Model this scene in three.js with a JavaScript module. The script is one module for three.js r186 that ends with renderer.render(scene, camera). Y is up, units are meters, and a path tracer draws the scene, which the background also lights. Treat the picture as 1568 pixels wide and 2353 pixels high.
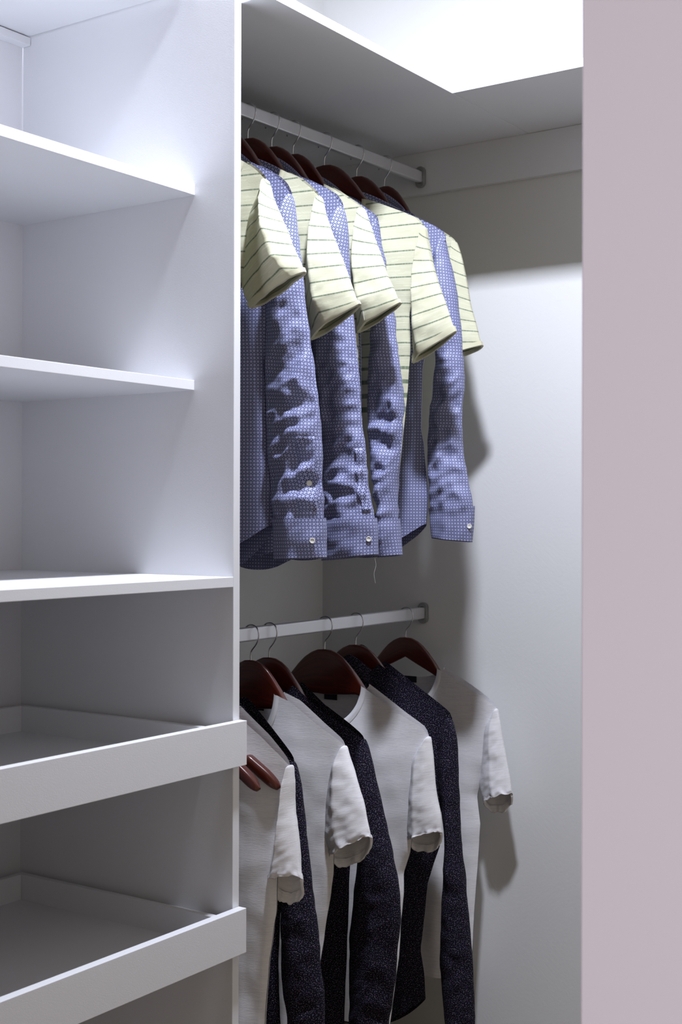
import * as THREE from 'three';
import { RoundedBoxGeometry } from 'three/addons/geometries/RoundedBoxGeometry.js';
import { ImprovedNoise } from 'three/addons/math/ImprovedNoise.js';
import { mergeGeometries } from 'three/addons/utils/BufferGeometryUtils.js';
import { RectAreaLightUniformsLib } from 'three/addons/lights/RectAreaLightUniformsLib.js';

// ------------------------------------------------------------------ camera, light, exposure
const scene = new THREE.Scene();
scene.background = new THREE.Color(0x000000);
const camera = new THREE.PerspectiveCamera(41.984, 1568 / 2353, 0.05, 30);
{
  const yaw = 0.60269, pitch = 0.00433, roll = 0.0024;
  camera.position.set(-1.878, 1.35, 2.092);
  const f = new THREE.Vector3(Math.cos(yaw) * Math.cos(pitch), Math.sin(pitch), -Math.sin(yaw) * Math.cos(pitch));
  const right = new THREE.Vector3(Math.sin(yaw), 0, Math.cos(yaw));
  camera.up.set(0, 1, 0).addScaledVector(right, -roll);
  camera.lookAt(camera.position.clone().add(f));
  camera.focus = 2.75; camera.userData.fStop = 8.5;
}
const renderer = new THREE.WebGLRenderer({ antialias: true });
renderer.toneMapping = THREE.LinearToneMapping;
renderer.toneMappingExposure = 1.0;
renderer.shadowMap.enabled = true;
RectAreaLightUniformsLib.init();

const LAMP = { x: -0.03, y: 2.93, z: 0.99, w: 0.1, len: 0.14, power: 1210, color: new THREE.Color().setRGB(0.875, 0.915, 1.06) };
const closetLamp = new THREE.RectAreaLight(LAMP.color, LAMP.power, LAMP.w, LAMP.len);   // the ceiling lamp of the closet
closetLamp.position.set(LAMP.x, LAMP.y - 0.004, LAMP.z); closetLamp.rotation.x = -Math.PI / 2; closetLamp.castShadow = true;
scene.add(closetLamp);
const WIN = { x: -4.2, y: 1.35, z: 2.4, w: 0.24, h: 1.8, power: 58, color: new THREE.Color().setRGB(1.0, 0.965, 1.03) };
const windowLight = new THREE.RectAreaLight(WIN.color, WIN.power, WIN.w, WIN.h);     // daylight of the room before the closet
windowLight.position.set(WIN.x + 0.012, WIN.y, WIN.z); windowLight.lookAt(WIN.x + 1, WIN.y, WIN.z); windowLight.castShadow = true;
scene.add(windowLight);

// ------------------------------------------------------------------ helpers
const noise = new ImprovedNoise();
const nz = (x, y, z) => noise.noise(x + 37.3, y + 11.7, z + 5.1);
const clamp = (v, a, b) => Math.min(b, Math.max(a, v));
const lerp = (a, b, t) => a + (b - a) * t;
const smooth = (a, b, v) => { const t = clamp((v - a) / (b - a), 0, 1); return t * t * (3 - 2 * t); };
function rng(seed) { let a = seed >>> 0; return () => { a = (a + 0x6d2b79f5) | 0; let t = Math.imul(a ^ (a >>> 15), 1 | a); t = (t + Math.imul(t ^ (t >>> 7), 61 | t)) ^ t; return ((t ^ (t >>> 14)) >>> 0) / 4294967296; }; }
const used = {};
function numbered(n) { const k = (used[n] = (used[n] ?? -1) + 1); return k ? `${n}_${String(k).padStart(3, '0')}` : n; }
function thing(name, label, category, group, pos = [0, 0, 0]) {
  const o = new THREE.Group(); o.name = numbered(name); o.position.set(...pos);
  o.userData = { label, category }; if (group) o.userData.group = group;
  scene.add(o); return o;
}
function part(name, geo, mat, parent, label) {
  const m = new THREE.Mesh(geo, mat); m.name = name; m.castShadow = m.receiveShadow = true;
  if (label) m.userData.label = label;
  parent.add(m); return m;
}
function struct(name, geo, mat) { const m = part(name, geo, mat, scene); m.userData.kind = 'structure'; return m; }
function box(x0, x1, y0, y1, z0, z1, r = 0) {          // a board between two corners, edges eased by r
  const w = x1 - x0, h = y1 - y0, d = z1 - z0;
  const g = r ? new RoundedBoxGeometry(w, h, d, 2, r) : new THREE.BoxGeometry(w, h, d);
  g.translate((x0 + x1) / 2, (y0 + y1) / 2, (z0 + z1) / 2);
  const p = g.attributes.position, n = g.attributes.normal, uv = g.attributes.uv;   // uv in metres
  for (let i = 0; i < p.count; i++) {
    const ax = Math.abs(n.getX(i)), ay = Math.abs(n.getY(i)), az = Math.abs(n.getZ(i));
    if (ax >= ay && ax >= az) uv.setXY(i, p.getZ(i), p.getY(i));
    else if (ay >= az) uv.setXY(i, p.getX(i), p.getZ(i));
    else uv.setXY(i, p.getX(i), p.getY(i));
  }
  return g;
}
function gridGeo(rows, cols, at, closed, uvAt) {         // at(i, j) -> [x, y, z]; quads over rows x cols
  const pos = [], uv = [], idx = [];
  for (let i = 0; i < rows; i++) for (let j = 0; j < cols; j++) { pos.push(...at(i, j)); uv.push(...uvAt(i, j)); }
  for (let i = 0; i < rows - 1; i++) for (let j = 0; j < cols - 1; j++) {
    const a = i * cols + j, b = a + 1, c = a + cols, d = c + 1; idx.push(a, c, b, b, c, d);
  }
  const g = new THREE.BufferGeometry();
  g.setAttribute('position', new THREE.Float32BufferAttribute(pos, 3));
  g.setAttribute('uv', new THREE.Float32BufferAttribute(uv, 2));
  g.setIndex(idx); g.computeVertexNormals();
  if (closed) {                                          // weld the normals along the seam
    const n = g.attributes.normal, v = new THREE.Vector3(), w = new THREE.Vector3();
    for (let i = 0; i < rows; i++) {
      v.fromBufferAttribute(n, i * cols); w.fromBufferAttribute(n, i * cols + cols - 1); v.add(w).normalize();
      n.setXYZ(i * cols, v.x, v.y, v.z); n.setXYZ(i * cols + cols - 1, v.x, v.y, v.z);
    }
  }
  return g;
}
function catmull(list, t) {                              // list of equal-length tuples, t in 0..1
  const n = list.length - 1, f = clamp(t, 0, 1) * n, i = Math.min(n - 1, Math.floor(f)), u = f - i;
  const P = (k) => list[clamp(k, 0, n)];
  const a = P(i - 1), b = P(i), c = P(i + 1), d = P(i + 2);
  return b.map((_, k) => 0.5 * (2 * b[k] + (c[k] - a[k]) * u + (2 * a[k] - 5 * b[k] + 4 * c[k] - d[k]) * u * u + (3 * b[k] - a[k] - 3 * c[k] + d[k]) * u * u * u));
}
function along(list, t) { const n = list.length - 1, f = clamp(t, 0, 1) * n, i = Math.min(n - 1, Math.floor(f)); return lerp(list[i], list[i + 1], f - i); }
function polyAt(pts, key, val, x) {                      // piecewise-linear look-up of pts[..][val] where pts[..][key] = x (monotone)
  const up = pts[pts.length - 1][key] > pts[0][key];
  const q = up ? pts : [...pts].reverse();
  if (x <= q[0][key]) return q[0][val];
  for (let i = 1; i < q.length; i++) if (x <= q[i][key]) return lerp(q[i - 1][val], q[i][val], (x - q[i - 1][key]) / (q[i][key] - q[i - 1][key] || 1));
  return q[q.length - 1][val];
}

// ------------------------------------------------------------------ textures
function canvasTexture(w, h, draw, repeat = [1, 1], srgb = true) {
  const c = document.createElement('canvas'); c.width = w; c.height = h;
  draw(c.getContext('2d'), w, h);
  const t = new THREE.CanvasTexture(c);
  t.wrapS = t.wrapT = THREE.RepeatWrapping; t.repeat.set(...repeat);
  if (srgb) t.colorSpace = THREE.SRGBColorSpace;
  t.magFilter = THREE.LinearFilter; t.anisotropy = 8;
  return t;
}
function greyTexture(n, f, repeat) {                     // data texture from f(u, v) in 0..1, tileable when f is
  const d = new Uint8Array(n * n * 4);
  for (let y = 0; y < n; y++) for (let x = 0; x < n; x++) { const v = clamp(f(x / n, y / n), 0, 1) * 255, k = (y * n + x) * 4; d[k] = d[k + 1] = d[k + 2] = v; d[k + 3] = 255; }
  const t = new THREE.DataTexture(d, n, n); t.wrapS = t.wrapT = THREE.RepeatWrapping; t.magFilter = THREE.LinearFilter; t.minFilter = THREE.LinearFilter; t.repeat.set(...repeat); t.needsUpdate = true; return t;
}
const torus = (u, v, f, g = f, s = 0) => {               // tileable noise: walk circles in noise space
  const a = u * 6.28318, b = v * 6.28318;
  return nz(Math.cos(a) * f + s, Math.sin(a) * f + Math.cos(b) * g, Math.sin(b) * g);
};
const rand = rng(7);
const weaveBump = greyTexture(256, (u, v) => 0.5 + 0.18 * Math.sin(u * 6.2832 * 42) * Math.sin(v * 6.2832 * 42) + 0.35 * (rand() - 0.5) + 0.3 * torus(u, v, 3), [25, 25]);
const slubBump = greyTexture(512, (u, v) => 0.5 + 0.6 * torus(u, v, 2.2, 26) + 0.3 * torus(u, v, 5, 50, 9) + 0.12 * (rand() - 0.5), [7, 7]);
const paintBump = greyTexture(256, (u, v) => 0.5 + 0.4 * torus(u, v, 6) + 0.3 * torus(u, v, 14, 14, 4) + 0.15 * (rand() - 0.5), [3, 3]);
const laminateBump = greyTexture(256, (u, v) => 0.5 + 0.5 * torus(u, v, 16) + 0.25 * (rand() - 0.5), [9, 9]);

const STRIPE_H = 0.94;                                   // metres of cloth covered by the striped map, hem at v = 0
const stripeMap = canvasTexture(256, 2048, (g, w, h) => {
  g.fillStyle = '#c9c9ae'; g.fillRect(0, 0, w, h);
  const r = rng(3);
  for (let i = 0; i < 5200; i++) { g.fillStyle = r() < 0.5 ? 'rgba(255,255,235,0.16)' : 'rgba(190,192,150,0.16)'; g.fillRect(r() * w, r() * h, 4 + r() * 50, 1 + r() * 2); }
  const line = (m, t) => { const y = h - (m / STRIPE_H) * h; g.fillStyle = '#87907a'; g.fillRect(0, y - (t / STRIPE_H) * h, w, (t / STRIPE_H) * h); g.fillStyle = 'rgba(70,88,66,0.35)'; for (let x = 0; x < w; x += 2) if (r() < 0.6) g.fillRect(x, y - (t / STRIPE_H) * h, 2, (t / STRIPE_H) * h); };
  for (let m = 0.405; m < STRIPE_H; m += 0.0287) line(m, 0.0028);
  line(0.377, 0.0068); line(0.346, 0.009); line(0.315, 0.0105); line(0.284, 0.012);
}, [1 / 0.25, 1 / STRIPE_H]);
const diamondMap = canvasTexture(128, 128, (g, w) => {   // one repeat: a small outlined diamond set among plain pale ones
  const dia = (x, y, r, c) => { g.fillStyle = c; g.beginPath(); g.moveTo(x, y - r); g.lineTo(x + r, y); g.lineTo(x, y + r); g.lineTo(x - r, y); g.closePath(); g.fill(); };
  g.fillStyle = '#8c91b8'; g.fillRect(0, 0, w, w);
  for (const [x, y] of [[0, 0], [w, 0], [0, w], [w, w]]) { dia(x, y, w * 0.5, '#525888'); dia(x, y, w * 0.45, '#1e234c'); dia(x, y, w * 0.25, '#a0a5cb'); }
  dia(w / 2, w / 2, w * 0.46, '#a2a7cc');
}, [1 / 0.0069, 1 / 0.0069]);
const speckleMap = canvasTexture(1024, 1024, (g, w) => {
  g.fillStyle = '#100d1d'; g.fillRect(0, 0, w, w);
  const r = rng(21), P = 0.0033, n = Math.round(0.21 / P), c = w / n;
  for (let i = 0; i < n; i++) for (let j = 0; j < n; j++) for (let q = 0; q < 1; q++) {
    const x = (i + r()) * c, y = (j + r()) * c, a = r() * 3.14, l = 3.2 + r() * 3.4, t = 2.6 + r() * 1.6, k = 0.55 + 0.45 * r();
    g.fillStyle = `rgba(${180 + 60 * r() | 0},${175 + 60 * r() | 0},${205 + 50 * r() | 0},${k})`;
    for (const ox of [0, w, -w]) for (const oy of [0, w, -w]) {
      if (x + ox < -9 || x + ox > w + 9 || y + oy < -9 || y + oy > w + 9) continue;
      g.save(); g.translate(x + ox, y + oy); g.rotate(a); g.fillRect(-l / 2, -t / 2, l, t); g.restore();
    }
  }
}, [1 / 0.21, 1 / 0.21]);
const jerseyMap = canvasTexture(1024, 1024, (g, w) => {
  g.fillStyle = '#eeeef1'; g.fillRect(0, 0, w, w);
  const r = rng(5);
  for (let i = 0; i < 9000; i++) { const y = r() * w, x = r() * w, l = 10 + r() * 90; g.fillStyle = r() < 0.55 ? 'rgba(186,186,196,0.16)' : 'rgba(250,250,252,0.18)'; g.fillRect(x, y, l, 1 + r() * 1.4); if (x + l > w) g.fillRect(x - w, y, l, 1.5); }
}, [1 / 0.3, 1 / 0.3]);
const woodMap = canvasTexture(512, 128, (g, w, h) => {
  g.fillStyle = '#4a1508'; g.fillRect(0, 0, w, h);
  const r = rng(9);
  for (let i = 0; i < 260; i++) { g.fillStyle = r() < 0.6 ? `rgba(34,10,5,${0.1 + r() * 0.2})` : `rgba(140,56,22,${0.08 + r() * 0.14})`; const y = r() * h; g.fillRect(r() * w - 80, y, 80 + r() * 320, 0.7 + r() * 1.6); }
}, [4, 16]);

// ------------------------------------------------------------------ materials
const M = {
  laminate: new THREE.MeshPhysicalMaterial({ color: new THREE.Color().setRGB(0.80, 0.81, 0.835), roughness: 0.5, bumpMap: laminateBump, bumpScale: 0.00012 }),
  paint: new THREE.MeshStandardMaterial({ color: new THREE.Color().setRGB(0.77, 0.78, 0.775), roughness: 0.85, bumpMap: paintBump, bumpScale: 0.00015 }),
  board: new THREE.MeshStandardMaterial({ color: new THREE.Color().setRGB(0.79, 0.79, 0.82), roughness: 0.7, bumpMap: laminateBump, bumpScale: 0.0002 }),
  pinkPaint: new THREE.MeshStandardMaterial({ color: new THREE.Color().setRGB(0.70, 0.65, 0.72), roughness: 0.85, bumpMap: paintBump, bumpScale: 0.00008 }),
  floor: new THREE.MeshStandardMaterial({ color: new THREE.Color().setRGB(0.2, 0.15, 0.095), roughness: 0.5 }),
  chrome: new THREE.MeshStandardMaterial({ color: new THREE.Color().setRGB(0.72, 0.73, 0.76), roughness: 0.38, metalness: 0.55 }),
  wire: new THREE.MeshStandardMaterial({ color: new THREE.Color().setRGB(0.6, 0.6, 0.62), roughness: 0.22, metalness: 1 }),
  socket: new THREE.MeshStandardMaterial({ color: new THREE.Color().setRGB(0.34, 0.35, 0.345), roughness: 0.35, metalness: 0.6 }),
  wood: new THREE.MeshPhysicalMaterial({ map: woodMap, roughness: 0.35, clearcoat: 0.7, clearcoatRoughness: 0.12 }),
  yellow: new THREE.MeshPhysicalMaterial({ map: stripeMap, roughness: 0.9, bumpMap: weaveBump, bumpScale: 0.00012, side: THREE.DoubleSide, sheen: 0.15, sheenRoughness: 0.6 }),
  yellowPlain: new THREE.MeshPhysicalMaterial({ color: 0xcac8ac, roughness: 0.9, bumpMap: weaveBump, bumpScale: 0.00012, side: THREE.DoubleSide }),
  blue: new THREE.MeshPhysicalMaterial({ map: diamondMap, roughness: 0.62, bumpMap: weaveBump, bumpScale: 0.0002, side: THREE.DoubleSide, sheen: 0.2, sheenRoughness: 0.4 }),
  navy: new THREE.MeshPhysicalMaterial({ map: speckleMap, roughness: 0.85, specularIntensity: 0.35, bumpMap: weaveBump, bumpScale: 0.0002, side: THREE.DoubleSide }),
  white: new THREE.MeshPhysicalMaterial({ map: jerseyMap, roughness: 0.92, bumpMap: slubBump, bumpScale: 0.00012, side: THREE.DoubleSide }),
  tag: new THREE.MeshStandardMaterial({ color: 0x15162a, roughness: 0.8 }),
  button: new THREE.MeshPhysicalMaterial({ color: 0xe8e8e2, roughness: 0.3, clearcoat: 0.4 }),
  thread: new THREE.MeshStandardMaterial({ color: 0xd8d8d4, roughness: 0.9 }),
  lampBase: new THREE.MeshStandardMaterial({ color: 0xdadada, roughness: 0.5 }),
  bulb: new THREE.MeshStandardMaterial({ color: 0xffffff, emissive: LAMP.color, emissiveIntensity: 6 }),
  paneGlow: new THREE.MeshStandardMaterial({ color: 0xffffff, emissive: WIN.color, emissiveIntensity: 3 }),
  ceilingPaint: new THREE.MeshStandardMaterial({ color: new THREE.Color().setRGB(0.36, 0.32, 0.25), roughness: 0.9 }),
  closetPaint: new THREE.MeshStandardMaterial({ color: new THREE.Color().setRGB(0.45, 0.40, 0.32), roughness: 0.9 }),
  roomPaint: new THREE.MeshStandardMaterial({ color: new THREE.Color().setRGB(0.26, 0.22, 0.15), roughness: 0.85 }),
};

// ------------------------------------------------------------------ room shell
const X0 = -4.32, X1 = 1.075, Z1 = 3.4, H = 2.99;
struct('floor', box(X0 - 0.1, X1 + 0.1, -0.1, 0, -0.1, Z1 + 0.1), M.floor);
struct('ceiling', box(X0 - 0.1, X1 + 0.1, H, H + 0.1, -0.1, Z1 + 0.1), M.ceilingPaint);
struct('wall_back', box(X0 - 0.1, X1 + 0.1, 0, H, -0.1, 0), M.paint);
struct('wall_right', box(X1, X1 + 0.1, 0, H, 0, Z1 + 0.1), M.paint);
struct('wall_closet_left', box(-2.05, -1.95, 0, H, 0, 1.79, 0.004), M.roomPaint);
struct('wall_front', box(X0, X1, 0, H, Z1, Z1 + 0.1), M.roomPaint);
{
  const w = struct('wall_partition', box(-0.6, -0.55, 0, H, 1.514, Z1, 0.003), M.pinkPaint);
  w.userData.label = 'pinkish painted wall end standing close on the right';
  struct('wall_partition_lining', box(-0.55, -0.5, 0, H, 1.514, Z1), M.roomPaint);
}
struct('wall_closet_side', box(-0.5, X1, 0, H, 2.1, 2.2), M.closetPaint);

// ------------------------------------------------------------------ lamps
{
  const t = thing('ceiling_lamp', 'small white rectangular lamp on the closet ceiling', 'ceiling lamp', null, [LAMP.x, 0, LAMP.z]);
  part('housing', box(-0.06, 0.06, LAMP.y + 0.012, H, -LAMP.len / 2 - 0.03, LAMP.len / 2 + 0.03, 0.006), M.lampBase, t);
  part('diffuser', box(-LAMP.w / 2, LAMP.w / 2, LAMP.y, LAMP.y + 0.014, -LAMP.len / 2, LAMP.len / 2, 0.004), M.bulb, t);
}
{
  const h = WIN.h / 2, w = WIN.w / 2;
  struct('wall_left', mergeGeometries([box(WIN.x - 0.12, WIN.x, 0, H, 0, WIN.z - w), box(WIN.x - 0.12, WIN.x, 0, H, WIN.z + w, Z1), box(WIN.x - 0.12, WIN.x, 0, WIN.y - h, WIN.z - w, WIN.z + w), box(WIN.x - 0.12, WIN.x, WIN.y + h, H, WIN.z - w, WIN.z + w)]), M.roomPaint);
  const win = new THREE.Group(); win.name = 'window_1'; win.userData.kind = 'structure'; scene.add(win);
  part('window_frame', mergeGeometries([box(WIN.x - 0.06, WIN.x - 0.01, WIN.y - h, WIN.y + h, WIN.z - w, WIN.z - w + 0.025), box(WIN.x - 0.06, WIN.x - 0.01, WIN.y - h, WIN.y + h, WIN.z + w - 0.025, WIN.z + w), box(WIN.x - 0.06, WIN.x - 0.01, WIN.y - h, WIN.y - h + 0.04, WIN.z - w, WIN.z + w), box(WIN.x - 0.06, WIN.x - 0.01, WIN.y + h - 0.04, WIN.y + h, WIN.z - w, WIN.z + w)]), M.lampBase, win);
  part('pane', box(WIN.x - 0.045, WIN.x - 0.035, WIN.y - h, WIN.y + h, WIN.z - w, WIN.z + w), M.paneGlow, win);
}

// ------------------------------------------------------------------ shelving unit on the left
const T = 0.0185, ZF = 0.564, ZS = 0.47, UL = -0.82;
{
  const t = thing('shelving_unit', 'tall white open shelving unit with shelves above two shallow drawers', 'shelving unit');
  part('side_panel', box(0, T, 0, 2.62, 0, ZF, 0.0012), M.laminate, t);
  part('side_panel', box(UL - T, UL, 0, 2.62, 0, ZF, 0.0012), M.laminate, t);
  part('back_panel', box(UL, 0, 0.06, 2.62, 0, 0.006), M.board, t);
  part('back_rail', box(UL, -0.002, 2.310, 2.3265, 0.006, 0.03, 0.001), M.laminate, t);
  part('shelf', box(UL, -0.003, 2.329, 2.329 + T, 0.009, ZS - 0.01, 0.001), M.laminate, t);
  part('shelf', box(UL, 0, 1.946, 1.946 + T, 0.006, ZS, 0.001), M.laminate, t);
  part('shelf', box(UL, 0, 1.585, 1.585 + T, 0.006, ZS, 0.001), M.laminate, t);
  part('shelf', box(UL, 0, 1.224, 1.224 + T, 0.006, ZF, 0.001), M.laminate, t);
  part('bottom_shelf', box(UL, 0, 0.08, 0.08 + T, 0.006, ZF, 0.001), M.laminate, t);
  part('plinth', box(UL, 0, 0, 0.08, 0.45, 0.468), M.laminate, t);
  for (const y of [0.983, 0.644]) {
    const d = new THREE.Group(); d.name = 'drawer'; t.add(d);
    part('drawer_front', box(UL - 0.017, 0.017, y - 0.0805, y, ZF + 0.001, ZF + 0.0185, 0.001), M.laminate, d);
    part('drawer_side', box(-0.026, -0.012, y - 0.075, y - 0.0135, 0.024, ZF + 0.001, 0.001), M.laminate, d);
    part('drawer_side', box(UL + 0.012, UL + 0.026, y - 0.075, y - 0.0135, 0.024, ZF + 0.001, 0.001), M.laminate, d);
    part('drawer_back', box(UL + 0.026, -0.026, y - 0.075, y - 0.0135, 0.024, 0.038, 0.001), M.laminate, d);
    part('drawer_bottom', box(UL + 0.026, -0.026, y - 0.072, y - 0.064, 0.038, ZF + 0.001), M.laminate, d);
    for (const [a, b] of [[-0.012, 0], [UL, UL + 0.012]]) part('drawer_runner', box(a, b, y - 0.07, y - 0.03, 0.03, 0.5), M.chrome, d, 'metal drawer runner');
  }
}

// ------------------------------------------------------------------ corner shelf over the hanging bay, with its wall rails
const YL = 2.288, ZL = 0.624, XL = 0.686, YS = 2.181;
{
  const t = thing('corner_shelf', 'white corner shelf running round the top of the hanging bay', 'shelf');
  part('shelf_board', box(T, X1, YL, YL + 0.019, 0, ZL, 0.001), M.laminate, t);
  part('shelf_board', box(XL, X1, YL + 0.0004, YL + 0.0194, ZL + 0.0006, 2.1, 0.001), M.laminate, t);
  part('support_rail', box(X1 - 0.018, X1, YS, YL, 0.018, 2.1, 0.0008), M.laminate, t);
  part('support_rail', box(T, X1, YS, YL, 0, 0.018, 0.0008), M.laminate, t);
}

// ------------------------------------------------------------------ rods
const ZR = 0.3215;
function rod(yL, yR, xEnd, label) {
  const t = thing('clothes_rod', label, 'clothes rod');
  const s = new THREE.Shape(), r = 0.0045, w = 0.0075 - r, h = 0.015 - r;               // oblong section with flat sides
  s.absarc(w, h, r, 0, Math.PI / 2, false); s.absarc(-w, h, r, Math.PI / 2, Math.PI, false); s.absarc(-w, -h, r, Math.PI, 1.5 * Math.PI, false); s.absarc(w, -h, r, 1.5 * Math.PI, 2 * Math.PI, false); s.closePath();
  const L = Math.hypot(xEnd - T, yR - yL), g = new THREE.ExtrudeGeometry(s, { depth: L, bevelEnabled: false, curveSegments: 14 });
  const p = part('tube', g, M.chrome, t);
  p.rotation.set(0, Math.PI / 2, 0); p.position.set(T, yL, ZR);
  p.rotation.order = 'ZYX'; p.rotation.z = Math.atan2(yR - yL, xEnd - T);
  for (const [x, y, sgn] of [[xEnd, yR, -1], [T, yL, 1]]) {
    const f = new THREE.Shape(), a = 0.0125, b = 0.0135, c = 0.0095;
    f.absarc(0, b, a, 0, Math.PI, false); f.absarc(0, -b, a, Math.PI, 2 * Math.PI, false); f.closePath();
    const hole = new THREE.Path(); hole.absarc(0, 0.008, c, 0, Math.PI, false); hole.absarc(0, -0.008, c, Math.PI, 2 * Math.PI, false); hole.closePath(); f.holes.push(hole);
    const e = new THREE.ExtrudeGeometry(f, { depth: 0.008, bevelEnabled: true, bevelThickness: 0.001, bevelSize: 0.001, bevelSegments: 2, curveSegments: 12 });
    const q = part('end_socket', e, M.socket, t, 'dark oval end socket');
    q.rotation.y = Math.PI / 2; q.position.set(sgn < 0 ? x - 0.0095 : x + 0.001, y, ZR);
  }
  return t;
}
rod(2.206, 2.2235, X1 - 0.018, 'upper oval metal clothes rod under the corner shelf');
rod(1.1005, 1.106, X1, 'lower oval metal clothes rod with white and navy tops');
const rodY = (upper, x) => upper ? lerp(2.206, 2.2235, (x - T) / (X1 - 0.018 - T)) : lerp(1.1005, 1.106, (x - T) / (X1 - T));

// ------------------------------------------------------------------ wooden hangers
const hangTop = [[0, 0], [0.018, -0.0015], [0.034, -0.008], [0.05, -0.0185], [0.066, -0.034], [0.085, -0.056], [0.097, -0.073], [0.11, -0.09], [0.13, -0.107], [0.17, -0.135], [0.2, -0.158], [0.24, -0.188]];
const hangBot = [[0, -0.049], [0.035, -0.066], [0.066, -0.08], [0.091, -0.092], [0.13, -0.128], [0.17, -0.16], [0.2, -0.186], [0.24, -0.216]];
const deepBot = [[0, -0.104], [0.05, -0.101], [0.085, -0.098], [0.105, -0.108], [0.13, -0.13], [0.17, -0.162], [0.2, -0.188], [0.24, -0.216]];   // the broad-shouldered kind
function hangerGeo(under) {
  const N = 84, C = 24, notchAt = 0.172;
  return gridGeo(N + 1, C + 1, (i, j) => {
    const s = lerp(-0.242, 0.242, i / N), a = Math.abs(s);
    let t = polyAt(hangTop, 0, 1, Math.min(a, 0.24)), b = polyAt(under, 0, 1, Math.min(a, 0.24));
    t -= 0.011 * Math.exp(-(((a - notchAt) / 0.0065) ** 2));
    const end = Math.sqrt(clamp(1 - ((a - 0.214) / 0.0282) ** 2 * (a > 0.214 ? 1 : 0), 0, 1));
    const m = (t + b) / 2, h = (t - b) / 2 * end, w = lerp(0.0065, 0.011, smooth(0.05, 0.2, a)) * Math.max(end, 0.02);
    const ph = (j / C) * 2 * Math.PI, e = 0.55, sp = (v) => Math.sign(v) * Math.abs(v) ** e;
    return [sp(Math.cos(ph)) * w + 0.005 * smooth(0.06, 0.22, a), m + sp(Math.sin(ph)) * h, s];
  }, true, (i, j) => [i / N * 0.45, j / C * 0.1]);
}
const HANGER = hangerGeo(hangBot), BROAD = hangerGeo(deepBot);
const barGeo = (() => { const g = new THREE.CylinderGeometry(0.0055, 0.0055, 0.36, 14); g.rotateX(Math.PI / 2); g.translate(0.008, -0.166, 0); return g; })();
const hookGeo = (() => {
  const P = [[0, -0.064], [0, -0.045], [0.002, -0.036], [0.0115, -0.025], [0.0195, -0.012], [0.0212, 0.001], [0.0175, 0.0115], [0.009, 0.0175], [0, 0.0188], [-0.0095, 0.0165], [-0.0165, 0.009], [-0.0178, -0.003], [-0.0165, -0.0125]];
  return new THREE.TubeGeometry(new THREE.CatmullRomCurve3(P.map(([z, y]) => new THREE.Vector3(0, y, z))), 60, 0.0016, 8, false);
})();
let hangerProto = null;
function broad(h) { h.children[0].geometry = BROAD; return h; }
function hanger(upper, x, label, reach = 0.242, bar = false) {
  const y = rodY(upper, x);
  let t;
  if (!hangerProto) {
    t = thing('wooden_hanger', label, 'hanger');
    const w = part('hanger_body', HANGER, M.wood, t); w.position.y = -0.0555;
    part('hook', hookGeo, M.wire, t, 'thin chrome hook');
    hangerProto = t;
  } else { t = hangerProto.clone(); t.name = numbered('wooden_hanger'); scene.add(t); t.userData = { label, category: 'hanger' }; }
  if (bar) { const b = part('trouser_bar', barGeo, M.wood, t); b.position.y = -0.0555; }
  t.userData.group = upper ? 'hangers on the upper rod' : 'hangers on the lower rod';
  t.children[0].scale.z = reach / 0.242;
  t.position.set(x, y, ZR);
  return t;
}

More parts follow.
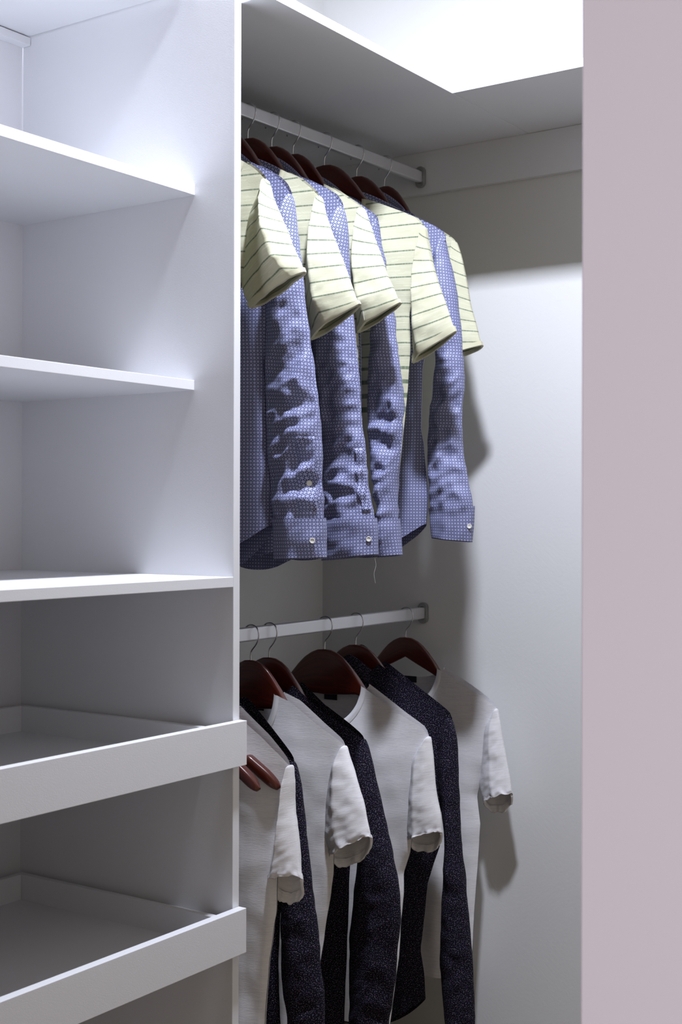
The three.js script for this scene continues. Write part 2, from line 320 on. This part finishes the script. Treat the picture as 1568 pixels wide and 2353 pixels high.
// ------------------------------------------------------------------ garments
// Sizes in metres. x: plane in which the garment hangs; sleeve: rows [z, y] of the inner and the outer edge from the shoulder tip to the hem;
// top: the shoulder line [z, y] from neck to tip; edge: the side seam [y, z]... listed as [z, y] too, downwards.
const G = {
  Y1: { x: 0.095, ridge: 0.6, b: [.012,.032,.042,.04,.02],
    sleeve: [[.559,1.984,.563,1.983],[.544,1.957,.573,1.95],[.512,1.903,.593,1.912],[.503,1.83,.617,1.865],[.506,1.778,.637,1.829],[.528,1.745,.651,1.799]],
    top: [[.508,2.027],[.539,2.006],[.562,1.986]], },
  Y2: { x: 0.255, ridge: -0.2, b: [.012,.032,.042,.04,.02],
    sleeve: [[.568,1.982,.574,1.983],[.557,1.929,.584,1.943],[.542,1.868,.607,1.89],[.539,1.792,.634,1.828],[.545,1.742,.652,1.787],[.553,1.702,.667,1.761]],
    top: [[.485,2.045],[.523,2.025],[.547,2.006],[.571,1.985]], },
  Y3: { x: 0.425, ridge: -0.4, b: [.012,.032,.042,.04,.02],
    sleeve: [[.555,1.995,.562,1.993],[.55,1.957,.574,1.957],[.54,1.89,.597,1.902],[.541,1.815,.618,1.851],[.546,1.768,.637,1.814],[.549,1.735,.651,1.787]],
    top: [[.472,2.053],[.497,2.038],[.548,2.003],[.566,1.99]], thread: [[.576,1.784],[.58,1.773],[.585,1.754]], },
  Y4: { x: 0.624, ridge: -0.5, b: [.012,.032,.042,.04,.02],
    sleeve: [[.588,1.988,.592,1.987],[.582,1.94,.597,1.949],[.569,1.874,.61,1.898],[.563,1.803,.63,1.843],[.561,1.739,.65,1.792],[.562,1.691,.667,1.75]],
    top: [[.437,2.065],[.464,2.057],[.53,2.028],[.569,2.009],[.592,1.987]],
    edge: [[.555,1.877],[.553,1.8],[.555,1.723],[.551,1.676],[.543,1.59],[.523,1.437]], },
  Y5: { x: 0.88, ridge: -0.2, b: [.012,.025,.028,.03,.03],
    sleeve: [[.517,2.01,.523,2.006],[.508,1.972,.537,1.97],[.502,1.91,.551,1.909],[.505,1.847,.565,1.844],[.517,1.776,.581,1.79],[.526,1.732,.592,1.754]],
    top: [[.447,2.056],[.483,2.036],[.502,2.023],[.525,2.006]], },
  B1: { x: 0.175, ridge: 0, cuff: 0.9, b: [.012,.026,.03,.032,.03,.028,.026,.024,.026,.028,.03,.026],
    sleeve: [[.557,1.975,.563,1.97],[.531,1.93,.569,1.925],[.516,1.873,.578,1.866],[.506,1.806,.588,1.802],[.505,1.73,.6,1.726],[.501,1.654,.616,1.64],[.503,1.578,.627,1.568],[.506,1.502,.633,1.498],[.512,1.426,.635,1.428],[.524,1.348,.639,1.35],[.532,1.27,.64,1.274]],
    top: [[.471,2.045],[.5,2.029],[.526,2.013],[.546,1.996],[.564,1.971]],
    edge: [[.498,1.651],[.503,1.537],[.513,1.383],[.517,1.341]], buttons: [[.63,1.413,-.722],[.636,1.307,-.72]], },
  B2: { x: 0.342, ridge: 0.1, cuff: 0.9, b: [.012,.026,.03,.032,.03,.028,.026,.024,.026,.028,.03,.026],
    sleeve: [[.56,1.982,.567,1.979],[.531,1.943,.576,1.934],[.511,1.883,.58,1.868],[.498,1.804,.586,1.796],[.493,1.725,.597,1.718],[.492,1.653,.605,1.646],[.499,1.581,.61,1.576],[.508,1.501,.62,1.506],[.515,1.421,.629,1.424],[.523,1.344,.644,1.35],[.525,1.263,.648,1.276]],
    top: [[.459,2.058],[.484,2.044],[.52,2.025],[.547,2.008],[.569,1.983]], buttons: [[.654,1.309,-.656]], thread: [[.666,1.271],[.667,1.256],[.664,1.241],[.666,1.222]], },
  B3: { x: 0.503, ridge: 0, cuff: 0.9, b: [.012,.026,.03,.032,.03,.028,.026,.024,.026,.028,.03,.026],
    sleeve: [[.541,1.983,.547,1.98],[.527,1.949,.549,1.944],[.521,1.898,.56,1.891],[.523,1.834,.576,1.827],[.533,1.768,.587,1.763],[.529,1.685,.599,1.682],[.524,1.592,.61,1.588],[.526,1.508,.608,1.501],[.539,1.424,.597,1.419],[.553,1.347,.598,1.348],[.555,1.266,.603,1.271]],
    top: [[.458,2.052],[.517,2.012],[.54,1.995],[.55,1.981]], },
  B4: { x: 0.757, ridge: 0, cuff: 0.9, b: [.012,.026,.03,.032,.03,.028,.026,.024,.026,.028,.03,.026],
    sleeve: [[.556,1.994,.563,1.991],[.539,1.953,.571,1.949],[.533,1.898,.587,1.891],[.536,1.818,.6,1.811],[.542,1.738,.609,1.734],[.538,1.669,.614,1.666],[.528,1.595,.61,1.591],[.521,1.52,.611,1.517],[.522,1.455,.622,1.453],[.529,1.372,.636,1.377],[.538,1.304,.632,1.296]],
    top: [[.453,2.069],[.486,2.046],[.525,2.025],[.557,2.005],[.568,1.991]],
    edge: [[.505,1.691],[.502,1.554],[.51,1.516],[.52,1.398],[.516,1.325]], buttons: [[.648,1.333,-.554]], },
  W1: { x: 0.13, ridge: -0.3, b: [.012,.024,.028,.03,.03,.03],
    sleeve: [[.595,.888,.598,.886],[.586,.851,.6,.853],[.582,.81,.6,.812],[.571,.76,.608,.768],[.559,.709,.615,.725],[.546,.658,.623,.68]],
    top: [[.462,.985],[.493,.964],[.538,.935],[.596,.889]],
    edge: [[.569,.607],[.563,.578],[.552,.518],[.54,.409]], },
  W2: { x: 0.357, ridge: -0.2, b: [.012,.024,.028,.03,.03,.03],
    sleeve: [[.562,.889,.566,.888],[.535,.847,.58,.851],[.523,.8,.597,.809],[.516,.749,.613,.769],[.515,.7,.621,.737],[.529,.654,.626,.711]],
    top: [[.397,.982],[.441,.968],[.507,.926],[.566,.893]],
    edge: [[.539,.626],[.533,.583],[.517,.504],[.505,.424]], },
  W3: { x: 0.63, ridge: -0.3, b: [.012,.024,.028,.03,.03,.03],
    sleeve: [[.598,.875,.603,.873],[.563,.826,.609,.831],[.555,.776,.614,.787],[.55,.728,.621,.741],[.545,.68,.63,.701],[.547,.635,.633,.67]],
    top: [[.434,.974],[.458,.961],[.537,.917],[.587,.893],[.601,.878]],
    edge: [[.553,.615],[.534,.566],[.534,.52],[.527,.456],[.522,.378],[.501,.226]], },
  W4: { x: 0.984, ridge: 0, b: [.01,.02,.024,.026,.028],
    sleeve: [[.576,.891,.581,.892],[.549,.847,.59,.851],[.54,.797,.598,.805],[.537,.749,.607,.761],[.533,.707,.616,.726],[.546,.657,.621,.692]],
    top: [[.423,.979],[.455,.966],[.534,.925],[.58,.897]],
    edge: [[.526,.676],[.535,.608],[.529,.529],[.519,.391],[.514,.27]], },
  N0: { x: 0.205, ridge: 0, cuff: 0.93, b: [.012,.024,.028,.03,.03,.03,.03],
    sleeve: [[.543,.879,.551,.877],[.521,.831,.564,.836],[.516,.763,.573,.766],[.516,.695,.583,.701],[.522,.628,.592,.635],[.522,.56,.602,.574],[.522,.492,.61,.505],[.527,.426,.618,.444],[.541,.367,.621,.384],[.548,.312,.622,.329],[.552,.262,.624,.28]],
    top: [[.415,.991],[.43,.982],[.497,.924],[.551,.879]],
    edge: [[.518,.56],[.516,.468],[.521,.363]], },
  N1: { x: 0.421, ridge: 0, cuff: 0.93, b: [.012,.024,.028,.03,.03,.03,.03],
    sleeve: [[.565,.896,.573,.893],[.545,.844,.588,.849],[.544,.781,.604,.79],[.549,.718,.622,.728],[.555,.656,.638,.664],[.547,.583,.655,.6],[.54,.51,.657,.539],[.536,.446,.65,.471],[.535,.373,.642,.395],[.536,.299,.63,.319],[.538,.23,.625,.25],[.541,.167,.626,.188]],
    top: [[.397,.997],[.456,.955],[.529,.918],[.571,.895]],
    edge: [[.535,.632],[.528,.462],[.52,.295]], },
  N2: { x: 0.758, ridge: 0, cuff: 0.93, b: [.012,.024,.028,.03,.03,.03,.03],
    sleeve: [[.574,.903,.584,.897],[.55,.844,.597,.849],[.55,.775,.6,.78],[.559,.696,.604,.702],[.568,.618,.608,.62],[.564,.519,.619,.523],[.56,.429,.629,.437],[.556,.359,.637,.37],[.561,.281,.641,.293],[.572,.202,.644,.217],[.58,.128,.645,.143]],
    top: [[.395,1.012],[.458,.975],[.534,.932],[.574,.91],[.586,.899]],
    edge: [[.558,.611],[.523,.515],[.516,.445],[.504,.356],[.514,.306],[.518,.251]], },
};
function sleeveSurface(o) {
  const { x, sleeve, b, ridge = 0, seed = 1, k = 0.4, wr = 0.004, wrFreq = 14, backDrop = 0, kink = [], crumple = 0, ripple = 0, cuffT = 2 } = o;
  const yTop = sleeve[0][1];
  return (t, j, C, off = 0) => {
    const [zi, yi, zo, yo] = catmull(sleeve, t), cap = 0.05 + 0.95 * Math.sqrt(1 - (1 - clamp(t / 0.05, 0, 1)) ** 2), bb = along(b, t) * cap;
    const ph = (j / C) * 2 * Math.PI, front = ph <= Math.PI;
    const s = front ? -Math.cos(ph) : Math.cos(ph - Math.PI);
    const round = Math.sqrt(Math.max(0, 1 - s * s));
    const tent = s > ridge ? (1 - s) / (1 - ridge) : (1 + s) / (1 + ridge);
    const prof = front ? lerp(round, Math.pow(tent, 0.9), k) : round * 0.85;
    const cz = (zi + zo) / 2, cy = (yi + yo) / 2, az = (zo - zi) / 2 * cap, ay = (yo - yi) / 2 * cap;
    const L = Math.hypot(az, ay) || 1e-4;
    let h = bb * prof * (front ? 1 : 1);
    const zz = cz + az * s, yy = cy + ay * s;
    const grow = smooth(0.02, 0.2, t);
    // cloth creases: long folds along the sleeve plus shorter crumples across it
    let w = wr * grow * (0.9 * nz(zz * 38 + seed * 3.1, yy * 5.5, seed) + 0.7 * nz(zz * wrFreq, yy * 26 + zz * 12, seed * 1.7) + 0.35 * nz(zz * 60, yy * 60 - zz * 30, seed * 2.3));
    if (crumple) { const q = nz(zz * 16 + yy * 6, yy * 24 - zz * 10, seed * 3.7), q2 = nz(zz * 30 - yy * 14, yy * 34 + zz * 9, seed * 5.1); w += crumple * grow * (0.55 - 2.2 * Math.abs(q) + 0.5 * (0.4 - 2 * Math.abs(q2))) * smooth(0.25, 0.6, t) * (1 - 0.85 * smooth(cuffT - 0.03, cuffT + 0.02, t)); }
    for (const [ty, amp, wid, slope] of kink) w += amp * Math.exp(-(((yy - ty - slope * (zz - cz)) / wid) ** 2)) * (0.6 + 0.8 * nz(zz * 25, ty * 40, seed));
    h = Math.max(h + w * Math.min(1, prof * 1.6), -bb * 0.5) + off;
    const sc = 1 + off / L + 0.05 * grow * nz(yy * 22, seed * 2.2, s * 1.5);
    let dy = 0;
    if (backDrop) dy = -backDrop * smooth(0.72, 1, t) * (front ? 0.12 * nz(s * 3, seed, 2) - 0.25 * round : round);
    if (ripple) { const q = smooth(0.86, 1, t); dy += ripple * q * (nz(s * 2.4 + (front ? 0 : 9), seed * 1.3, 4) + 0.5 * nz(s * 6.3, seed * 2.1, front ? 1 : 8)); h += ripple * q * (nz(s * 3.1 + (front ? 3 : 7), t * 6, seed) + 0.5 * nz(s * 8, t * 14, seed + 3)); }
    return [x + (front ? -h : h), cy + ay * s * sc + dy, cz + az * s * sc];
  };
}
function sleeveGeo(o, t0 = 0, t1 = 1, off = 0, lip = 0.0022, vHem = 0) {
  const N = o.N ?? 72, C = 64, S = sleeveSurface(o);
  const { sleeve } = o, mid = (t) => { const [a, b2, c, d] = catmull(sleeve, t); return [(a + c) / 2, (b2 + d) / 2]; };
  const len = []; let acc = 0, last = mid(0);
  for (let i = 0; i <= 200; i++) { const m = mid(i / 200); acc += Math.hypot(m[0] - last[0], m[1] - last[1]); len.push(acc); last = m; }
  const R = N + 1 + 4;
  const rows = [];
  for (let i = 0; i < R; i++) {
    const t = i <= N ? lerp(t0, t1, i / N) : lerp(t1, Math.max(t0, t1 - 0.07), (i - N - 1) / 3);
    const o2 = i <= N ? off : off - lip, row = [];
    for (let j = 0; j <= C; j++) row.push(S(t, j, C, o2));
    const us = [0]; for (let j = 1; j <= C; j++) us.push(us[j - 1] + Math.hypot(row[j][0] - row[j - 1][0], row[j][1] - row[j - 1][1], row[j][2] - row[j - 1][2]));
    const rg = o.ridge ?? 0, tent = us.map((_, j) => { const ph = (j / C) * 2 * Math.PI, s = -Math.cos(ph); return ph <= Math.PI ? (s > rg ? (1 - s) / (1 - rg) : (1 + s) / (1 + rg)) : 0; });
    rows.push({ row, us, tent, v: vHem + acc - along(len, t) });
  }
  return gridGeo(R, C + 1, (i, j) => rows[i].row[j], true, (i, j) => [rows[i].us[j] - rows[i].us[C / 4 | 0], rows[i].v - (o.vKink ?? 0) * rows[i].tent[j]]);
}
function sleevePatch(o, t0, t1, j0, j1, off) {           // a strip of cloth sewn on the sleeve, its edges turned under
  const S = sleeveSurface(o), R = 26, C = 12;
  return gridGeo(R + 1, C + 1, (i, j) => { const e = i === 0 || i === R || j === 0 || j === C; return S(lerp(t0, t1, i / R), lerp(j0, j1, j / C), 64, e ? -0.001 : off); }, false,
    (i, j) => { const p = S(lerp(t0, t1, i / R), lerp(j0, j1, j / C), 64, 0); return [p[2], p[1]]; });
}
function bodySurface(o) {
  const { x, top, edge, neckDepth, backDepth = 0.018, hem, hemCurve = 0, backHem = 0, depth: b = 0.034, seed = 1, fold = 0.008, bTop = 0.0175 } = o;
  const zn = top[0][0] - ZR, tip = top[top.length - 1], zt = tip[0] - ZR;
  const sideZ = [[tip[1] + 0.001, zt], [tip[1] - 0.02, zt - 0.005], [tip[1] - 0.07, zt - 0.014], [tip[1] - 0.13, zt - 0.026]];
  for (const [z, y] of edge) if (y < tip[1] - 0.14) sideZ.push([y, z - ZR]);
  const last = sideZ[sideZ.length - 1]; if (last[0] > hem) sideZ.push([hem - 0.03, last[1] - 0.004]);
  const hw = (y) => polyAt(sideZ, 0, 1, y);
  const topY = (a) => polyAt(top.map(([z, y]) => [z - ZR, y]), 0, 1, clamp(a, zn, zt)) - 0.003 * smooth(zt - 0.02, zt, a) ** 2;
  const topLine = (zoff, front) => {
    const a = Math.abs(zoff);
    if (a >= zn) return topY(a);
    const e = Math.sqrt(Math.max(0, 1 - (a / zn) ** 2));
    return top[0][1] - (front ? neckDepth : backDepth) * e;
  };
  const P = (s, t, front, off = 0, dyTop = 0) => {
    const zTop = s * zt, y0 = topLine(zTop, front) - dyTop, y1 = hem + hemCurve * s * s - (front ? 0 : backHem) * (1 - s * s);
    const y = lerp(y0, y1, t), z = s * hw(y), d = Math.max(0, topLine(Math.abs(zTop) < zn ? Math.sign(zTop || 1) * zn : zTop, front) - y);
    const a = Math.abs(s), open = lerp(bTop, b, smooth(0, 0.16, d)) * Math.pow(Math.max(0, 1 - Math.pow(a, 2.6)), 0.5) + 0.0009;
    const g = smooth(0.03, 0.45, d);
    const w = fold * g * (nz(z * 13 + seed * 2.3, y * 1.2, seed) + 0.5 * nz(z * 30, y * 2.4 + z * 4, seed + 4)) + 0.0022 * smooth(0.02, 0.1, d) * nz(z * 24, y * 20, seed + 8);
    return [x + (front ? -1 : 1) * (open + off) + w, y, ZR + z];
  };
  const X = (z, y, front, off = 0) => {                  // the cloth's x where it hangs at (z, y)
    const s = clamp(z / hw(y), -1, 1), a = Math.abs(s), zTop = s * zt, d = Math.max(0, topLine(Math.abs(zTop) < zn ? Math.sign(zTop || 1) * zn : zTop, front) - y);
    const open = lerp(bTop, b, smooth(0, 0.16, d)) * Math.pow(Math.max(0, 1 - Math.pow(a, 2.6)), 0.5) + 0.0009;
    return x + (front ? -1 : 1) * (open + off) + 0.0022 * smooth(0.02, 0.1, d) * nz(z * 24, y * 20, seed + 8);
  };
  return { P, X, zn, zt, topLine };
}
function bodyGeo(o, vOf) {
  const B = bodySurface(o), R = 74, C = 66;
  // columns concentrated so that one falls exactly on each neck corner
  const sn = B.zn / B.zt, cols = [];
  for (let j = 0; j <= C; j++) { const q = j / C * 2 - 1, a = Math.abs(q); cols.push(Math.sign(q) * (a < 0.4 ? a / 0.4 * sn : sn + (a - 0.4) / 0.6 * (1 - sn))); }
  const sheet = (front) => {
    const pts = [], us = [];
    for (let i = 0; i <= R; i++) {
      const row = cols.map((c) => B.P(c, (i / R) ** 1.1, front)), u = [0];
      for (let j = 1; j <= C; j++) u.push(u[j - 1] + Math.hypot(row[j][0] - row[j - 1][0], row[j][2] - row[j - 1][2]));
      pts.push(row); us.push(u.map((v) => v - u[C / 2]));
    }
    return gridGeo(R + 1, C + 1, (i, j) => pts[i][j], false, (i, j) => [us[i][j], vOf(pts[i][j][1])]);
  };
  return { geo: mergeGeometries([sheet(true), sheet(false)]), B, cols };
}
function neckBand(o, B, width, off) {                    // ribbed band sewn round the neck opening, front and back
  const N = 64, rows = 8;
  const make = (front) => gridGeo(rows, N + 1, (i, j) => {
    const th = Math.PI * j / N, dep = front ? o.neckDepth : (o.backDepth ?? 0.018), c = Math.cos(th), s = Math.sin(th);
    let nx = c / B.zn, ny = -s / dep; const L = Math.hypot(nx, ny); nx /= L; ny /= L;
    const k = (i - 1) / (rows - 2), d = Math.max(0, k) * width * (0.75 + 0.25 * s);
    const z = B.zn * c + nx * d, y = Math.min(o.top[0][1] - dep * s + ny * d, B.topLine(z, front) - 0.0004);
    const lift = i === 0 ? -off * 0.6 : 0.0004 + off * Math.sin(Math.PI * clamp(k, 0.1, 0.92)) * (0.25 + 0.75 * smooth(0, 0.3, s));
    return [B.X(z, y, front, lift), y, ZR + z];
  }, false, (i, j) => [j * 0.004, i * 0.003]);
  return mergeGeometries([make(true), make(false)]);
}
function collarGeo(o, B, h, a0, drop, rise) {            // folded shirt collar: stand inside, leaf turned over outside
  const C = 72, prof = [[0.000, -0.9, 0], [0.001, -0.5, 0], [0.002, 0, 0], [0.0045, 0.04, 0.5], [0.0075, 0, 1], [0.0105, -0.5, 1], [0.014, -1, 1], [0.0125, -1.02, 1], [0.0095, -0.6, 1]];
  const zn = B.zn, vs = [0]; for (let i = 1; i < prof.length; i++) vs.push(vs[i - 1] + Math.hypot((prof[i][1] - prof[i - 1][1]) * h, prof[i][0] - prof[i - 1][0]));
  return gridGeo(prof.length, C + 1, (i, j) => {
    const ph = j / C * 2 * Math.PI, cz = Math.cos(ph), cx = Math.sin(ph);       // cx > 0: back (+x)
    const back = 0.5 + 0.5 * cx, [o1, dy, leaf] = prof[i];
    const hz = zn * a0 + o1 * 1.4, hx = 0.02 + o1;
    const z = cz * hz, a = Math.abs(z);
    const y = rise - drop * Math.pow(a / (zn * a0), 1.5) * zn * a0 - 0.02 * (1 - back) + dy * h * lerp(1, 0.9, back) * (leaf ? 1.15 : 1);
    return [o.x + cx * hx + 0.0015 * nz(ph * 2, o.seed, i * 0.3), o.top[0][1] + y, ZR + z];
  }, true, (i, j) => [j / C * 0.62, vs[i]]);
}
const buttonGeo = (() => {
  const g = new THREE.LatheGeometry([[0, 0.0004], [0.0028, 0.0004], [0.0038, 0.0012], [0.005, 0.0013], [0.0054, 0.0008], [0.0054, -0.0006], [0, -0.0008]].map((p) => new THREE.Vector2(...p)), 24);
  const hole = [];
  for (const [a, b] of [[1, 1], [1, -1], [-1, 1], [-1, -1]]) { const c = new THREE.CylinderGeometry(0.0006, 0.0006, 0.0006, 8); c.translate(a * 0.0012, 0.0007, b * 0.0012); hole.push(c); }
  g.rotateZ(Math.PI / 2); const m = mergeGeometries(hole); m.rotateZ(Math.PI / 2);
  return { disc: g, holes: m };
})();
function mirrored(rows) { return rows.map(([a, b, c, d]) => [2 * ZR - a, b, 2 * ZR - c, d]); }   // the same sleeve on the far side of the hanger
const DEFAULT_EDGE = { tee: [[0.553, 1.88], [0.551, 1.676], [0.543, 1.59], [0.523, 1.437]], shirt: [[0.5, 1.83], [0.503, 1.55], [0.513, 1.383], [0.517, 1.33]], low: [[0.538, 0.6], [0.53, 0.5], [0.515, 0.4], [0.505, 0.2]] };

function garment(key, kind, label, group, opt) {
  const g = G[key], spec = { ...g, ...opt };
  const t = thing(kind.name, label, kind.category, group);
  spec.edge = opt.edge ?? g.edge ?? kind.edge;
  const body = bodyGeo(spec, kind.vOf ? kind.vOf(spec) : (y) => y);
  const bodyMesh = part('body', body.geo, kind.mat, t);
  const near = { ...spec, k: opt.k ?? kind.k, wr: opt.wr ?? kind.wr, wrFreq: kind.wrFreq, backDrop: opt.backDrop ?? 0, vKink: kind.vKink ?? 0, ripple: kind.ripple ?? 0, cuffT: kind.crumple ? g.cuff ?? 2 : 2, crumple: opt.crumple ?? kind.crumple ?? 0, N: kind.rows };
  for (const side of [0, 1]) {
    const o = side ? { ...near, sleeve: mirrored(g.sleeve), seed: near.seed + 0.6 } : near;
    const s = part('sleeve', sleeveGeo(o, 0, 1, 0, 0.0022, kind.vHem ?? 0), kind.mat, t);
    if (kind.cuff) {
      const t0 = g.cuff ?? kind.cuff.t0;
      part('cuff', sleeveGeo({ ...o, N: 14, wr: o.wr * (kind.cuff.wr ?? 1) }, t0, 1.0, kind.cuff.off, 0.004, kind.cuff.v ?? 0), kind.cuff.mat, s);
    }
    if (!side && opt.placket) part('placket', sleevePatch(near, ...opt.placket, 0.0022), kind.mat, s);
    if (!side && g.thread) part('loose_thread', new THREE.TubeGeometry(new THREE.CatmullRomCurve3(g.thread.map(([z, y], i) => new THREE.Vector3(g.x - 0.03 + 0.002 * (i % 2), y, z))), 16, 0.0003, 5, false), M.thread, s, 'white loose thread');
    if (!side && g.buttons) {
      const S = sleeveSurface(near);
      for (const [bz, by, slope] of g.buttons) {
        let best = null;                                 // the point of the sleeve's front nearest to the button's place
        for (let i = 0; i <= 120; i++) for (let j = 0; j <= 32; j++) { const p = S(i / 120, j, 64, 0.0035), d = (p[1] - by) ** 2 + (p[2] - bz - slope * (p[0] - g.x + 0.03)) ** 2; if (!best || d < best.d) best = { d, p }; }
        const bt = part('button', buttonGeo.disc, M.button, s, 'small white four-hole button'); bt.position.set(best.p[0] - 0.0015, best.p[1], best.p[2]); bt.rotation.y = 0.5;
      }
    }
  }
  if (kind.band) part('neckband', neckBand(spec, body.B, kind.band, 0.0022), kind.bandMat ?? kind.mat, t);
  if (kind.collar) part('collar', collarGeo(spec, body.B, ...kind.collar), kind.mat, t);
  if (kind.tag) {
    const yb = spec.top[0][1] - 0.036, p = body.B.P(0, 0.02, false);
    const q = part('care_label', new RoundedBoxGeometry(0.0012, 0.016, 0.036, 1, 0.0005), M.tag, t, 'small dark woven label'); q.position.set(p[0] - 0.003, yb, ZR + 0.004);
  }
  return t;
}
const TEE = { name: 'striped_tee', category: 't-shirt', mat: M.yellow, edge: DEFAULT_EDGE.tee, vOf: (s) => (y) => y - 1.3, vHem: 0.425, vKink: 0.012, k: 0.92, wr: 0.0035, wrFreq: 10, cuff: { t0: 0.925, off: 0.0028, mat: M.yellowPlain, wr: 1 }, band: 0.016, bandMat: M.yellowPlain };
const SHIRT = { name: 'patterned_shirt', category: 'shirt', mat: M.blue, edge: DEFAULT_EDGE.shirt, k: 0.25, wr: 0.006, wrFreq: 9, crumple: 0.0075, rows: 130, cuff: { off: 0.0034, mat: M.blue, wr: 0.8 }, collar: [0.036, 0.95, 0.5, 0.074] };
const WHITE = { name: 'white_tee', category: 't-shirt', mat: M.white, edge: DEFAULT_EDGE.low, k: 0.55, wr: 0.004, wrFreq: 12, ripple: 0.006, cuff: { t0: 0.94, off: 0.0014, mat: M.white, wr: 1 }, band: 0.017, tag: true };
const NAVY = { name: 'speckled_shirt', category: 'shirt', mat: M.navy, edge: DEFAULT_EDGE.low, k: 0.3, wr: 0.006, wrFreq: 9, crumple: 0.003, rows: 110, cuff: { off: 0.002, mat: M.navy, wr: 0.7 }, collar: [0.026, 0.82, 0.75, 0.034] };

const gy = 'short-sleeved striped tees on the upper rod', gb = 'blue patterned shirts on the upper rod', gw = 'white tees on the lower rod', gn = 'navy speckled shirts on the lower rod';
const tee = (k, label, o = {}) => garment(k, TEE, label, gy, { hem: 1.36, neckDepth: 0.07, backDepth: 0.012, ...o });
const shirt = (k, label, o = {}) => garment(k, SHIRT, label, gb, { hem: 1.262, hemCurve: 0.075, backHem: 0.008, neckDepth: 0.03, backDepth: 0.008, ...o });
const white = (k, label, o = {}) => garment(k, WHITE, label, gw, { hem: 0.222, neckDepth: 0.1, backDepth: 0.03, backDrop: 0.036, fold: 0.009, ...o });
const navy = (k, label, o = {}) => garment(k, NAVY, label, gn, { hem: 0.16, hemCurve: 0.09, backHem: 0.02, neckDepth: 0.03, backDepth: 0.008, ...o });

tee('Y1', 'cream green-striped tee with rolled sleeve, half hidden by the white panel edge', { seed: 1, wr: 0.005, edge: [[0.5, 1.86], [0.46, 1.7], [0.44, 1.59], [0.43, 1.4]] });
shirt('B1', 'blue diamond-print long-sleeved shirt with two buttons showing, nearest the white panel', { seed: 2, backHem: 0.034, placket: [0.69, 0.885, 19, 28], kink: [[1.5, 0.006, 0.02, 0.3], [1.42, -0.006, 0.014, 0], [1.39, 0.005, 0.012, 0.1], [1.66, -0.007, 0.03, 0.5]] });
tee('Y2', 'second cream green-striped tee from the white panel, between two blue shirts', { seed: 3 });
shirt('B2', 'blue diamond-print shirt with open sleeve slit and one big button on its cuff', { seed: 4, backHem: 0.024, placket: [0.72, 0.885, 24, 30], kink: [[1.42, 0.004, 0.02, 0.5], [1.36, -0.005, 0.012, 0.3]] });
tee('Y3', 'third cream green-striped tee from the white panel, loose thread at its sleeve hem', { seed: 5 });
shirt('B3', 'blue diamond-print shirt with the narrow crumpled sleeve in front of a striped tee body', { seed: 6, wr: 0.01, kink: [[1.62, 0.007, 0.02, -1], [1.5, -0.006, 0.015, 0.4], [1.4, 0.005, 0.012, 0], [1.34, -0.005, 0.01, 0.2]] });
tee('Y4', 'cream green-striped tee whose striped front and sleeve are both seen', { seed: 7 });
shirt('B4', 'blue diamond-print shirt hanging last before the lit wall, button at cuff edge', { seed: 8, kink: [[1.62, -0.008, 0.02, -0.6], [1.42, 0.005, 0.016, -0.5], [1.36, -0.004, 0.01, 0]] });
tee('Y5', 'rightmost cream green-striped tee, only its sleeve showing against the wall', { seed: 9, depth: 0.024, edge: [[0.49, 1.86], [0.44, 1.75], [0.4, 1.6], [0.39, 1.4]] });
white('W1', 'plain white tee behind the drawer corner and the empty hangers', { seed: 11, backDrop: 0.05 });
navy('N0', 'navy speckled shirt squeezed between the two leftmost white tees', { seed: 12, depth: 0.028 });
white('W2', 'second white tee from the left, its sleeve hem folded to a point', { seed: 13, depth: 0.028 });
navy('N1', 'navy speckled shirt with wide sleeve in the middle of the lower rod', { seed: 14, depth: 0.028 });
white('W3', 'white tee with crew neck and dark neck label on the middle hanger', { seed: 15 });
navy('N2', 'navy speckled shirt second from the right end of the lower rod', { seed: 16 });
white('W4', 'rightmost white tee, throwing a sharp sleeve shadow on the wall', { seed: 17, depth: 0.026 });

for (const [k, label] of [['Y1', 'wooden hanger inside the leftmost striped tee'], ['B1', 'wooden hanger inside the blue shirt nearest the white panel'], ['Y2', 'wooden hanger beside the white panel, its hook hidden'],
  ['B2', 'wooden hanger with the leftmost hook seen on the upper rod'], ['Y3', 'wooden hanger with second hook from the left on the upper rod'], ['B3', 'small-looking wooden hanger top with third hook on the upper rod'],
  ['Y4', 'wooden hanger with broad arch entering the fully seen striped tee'], ['B4', 'wooden hanger with second hook from the right on the upper rod'], ['Y5', 'wooden hanger nearest the right end of the upper rod']])
  hanger(true, G[k].x, label, G[k].top[G[k].top.length - 1][0] - ZR - 0.02);
for (const [k, label] of [['W1', 'wooden hanger of the white tee behind the drawer corner'], ['N0', 'wooden hanger of the leftmost navy shirt'], ['W2', 'wooden hanger with leftmost visible hook on the lower rod'],
  ['N1', 'wooden hanger of the middle navy shirt, second hook on the lower rod'], ['W3', 'wooden hanger with broad dark arch in the middle of the lower rod'], ['N2', 'wooden hanger half hidden behind the middle hanger'], ['W4', 'wooden hanger whose whole arch shows, right end of the lower rod']])
  (k === 'W2' || k === 'W3' ? broad : (h) => h)(hanger(false, G[k].x, label, G[k].top[G[k].top.length - 1][0] - ZR - 0.02));
{
  const a = hanger(false, 0.0725, 'empty varnished hanger end resting against the leftmost white tee'); a.rotation.set(-0.05, 0.165, 0); a.scale.setScalar(1.04);
  hanger(false, 0.05, 'empty varnished hanger with trouser bar nearest the drawer front', 0.242, true).rotation.set(-0.02, 0.085, 0);
}

renderer.render(scene, camera);
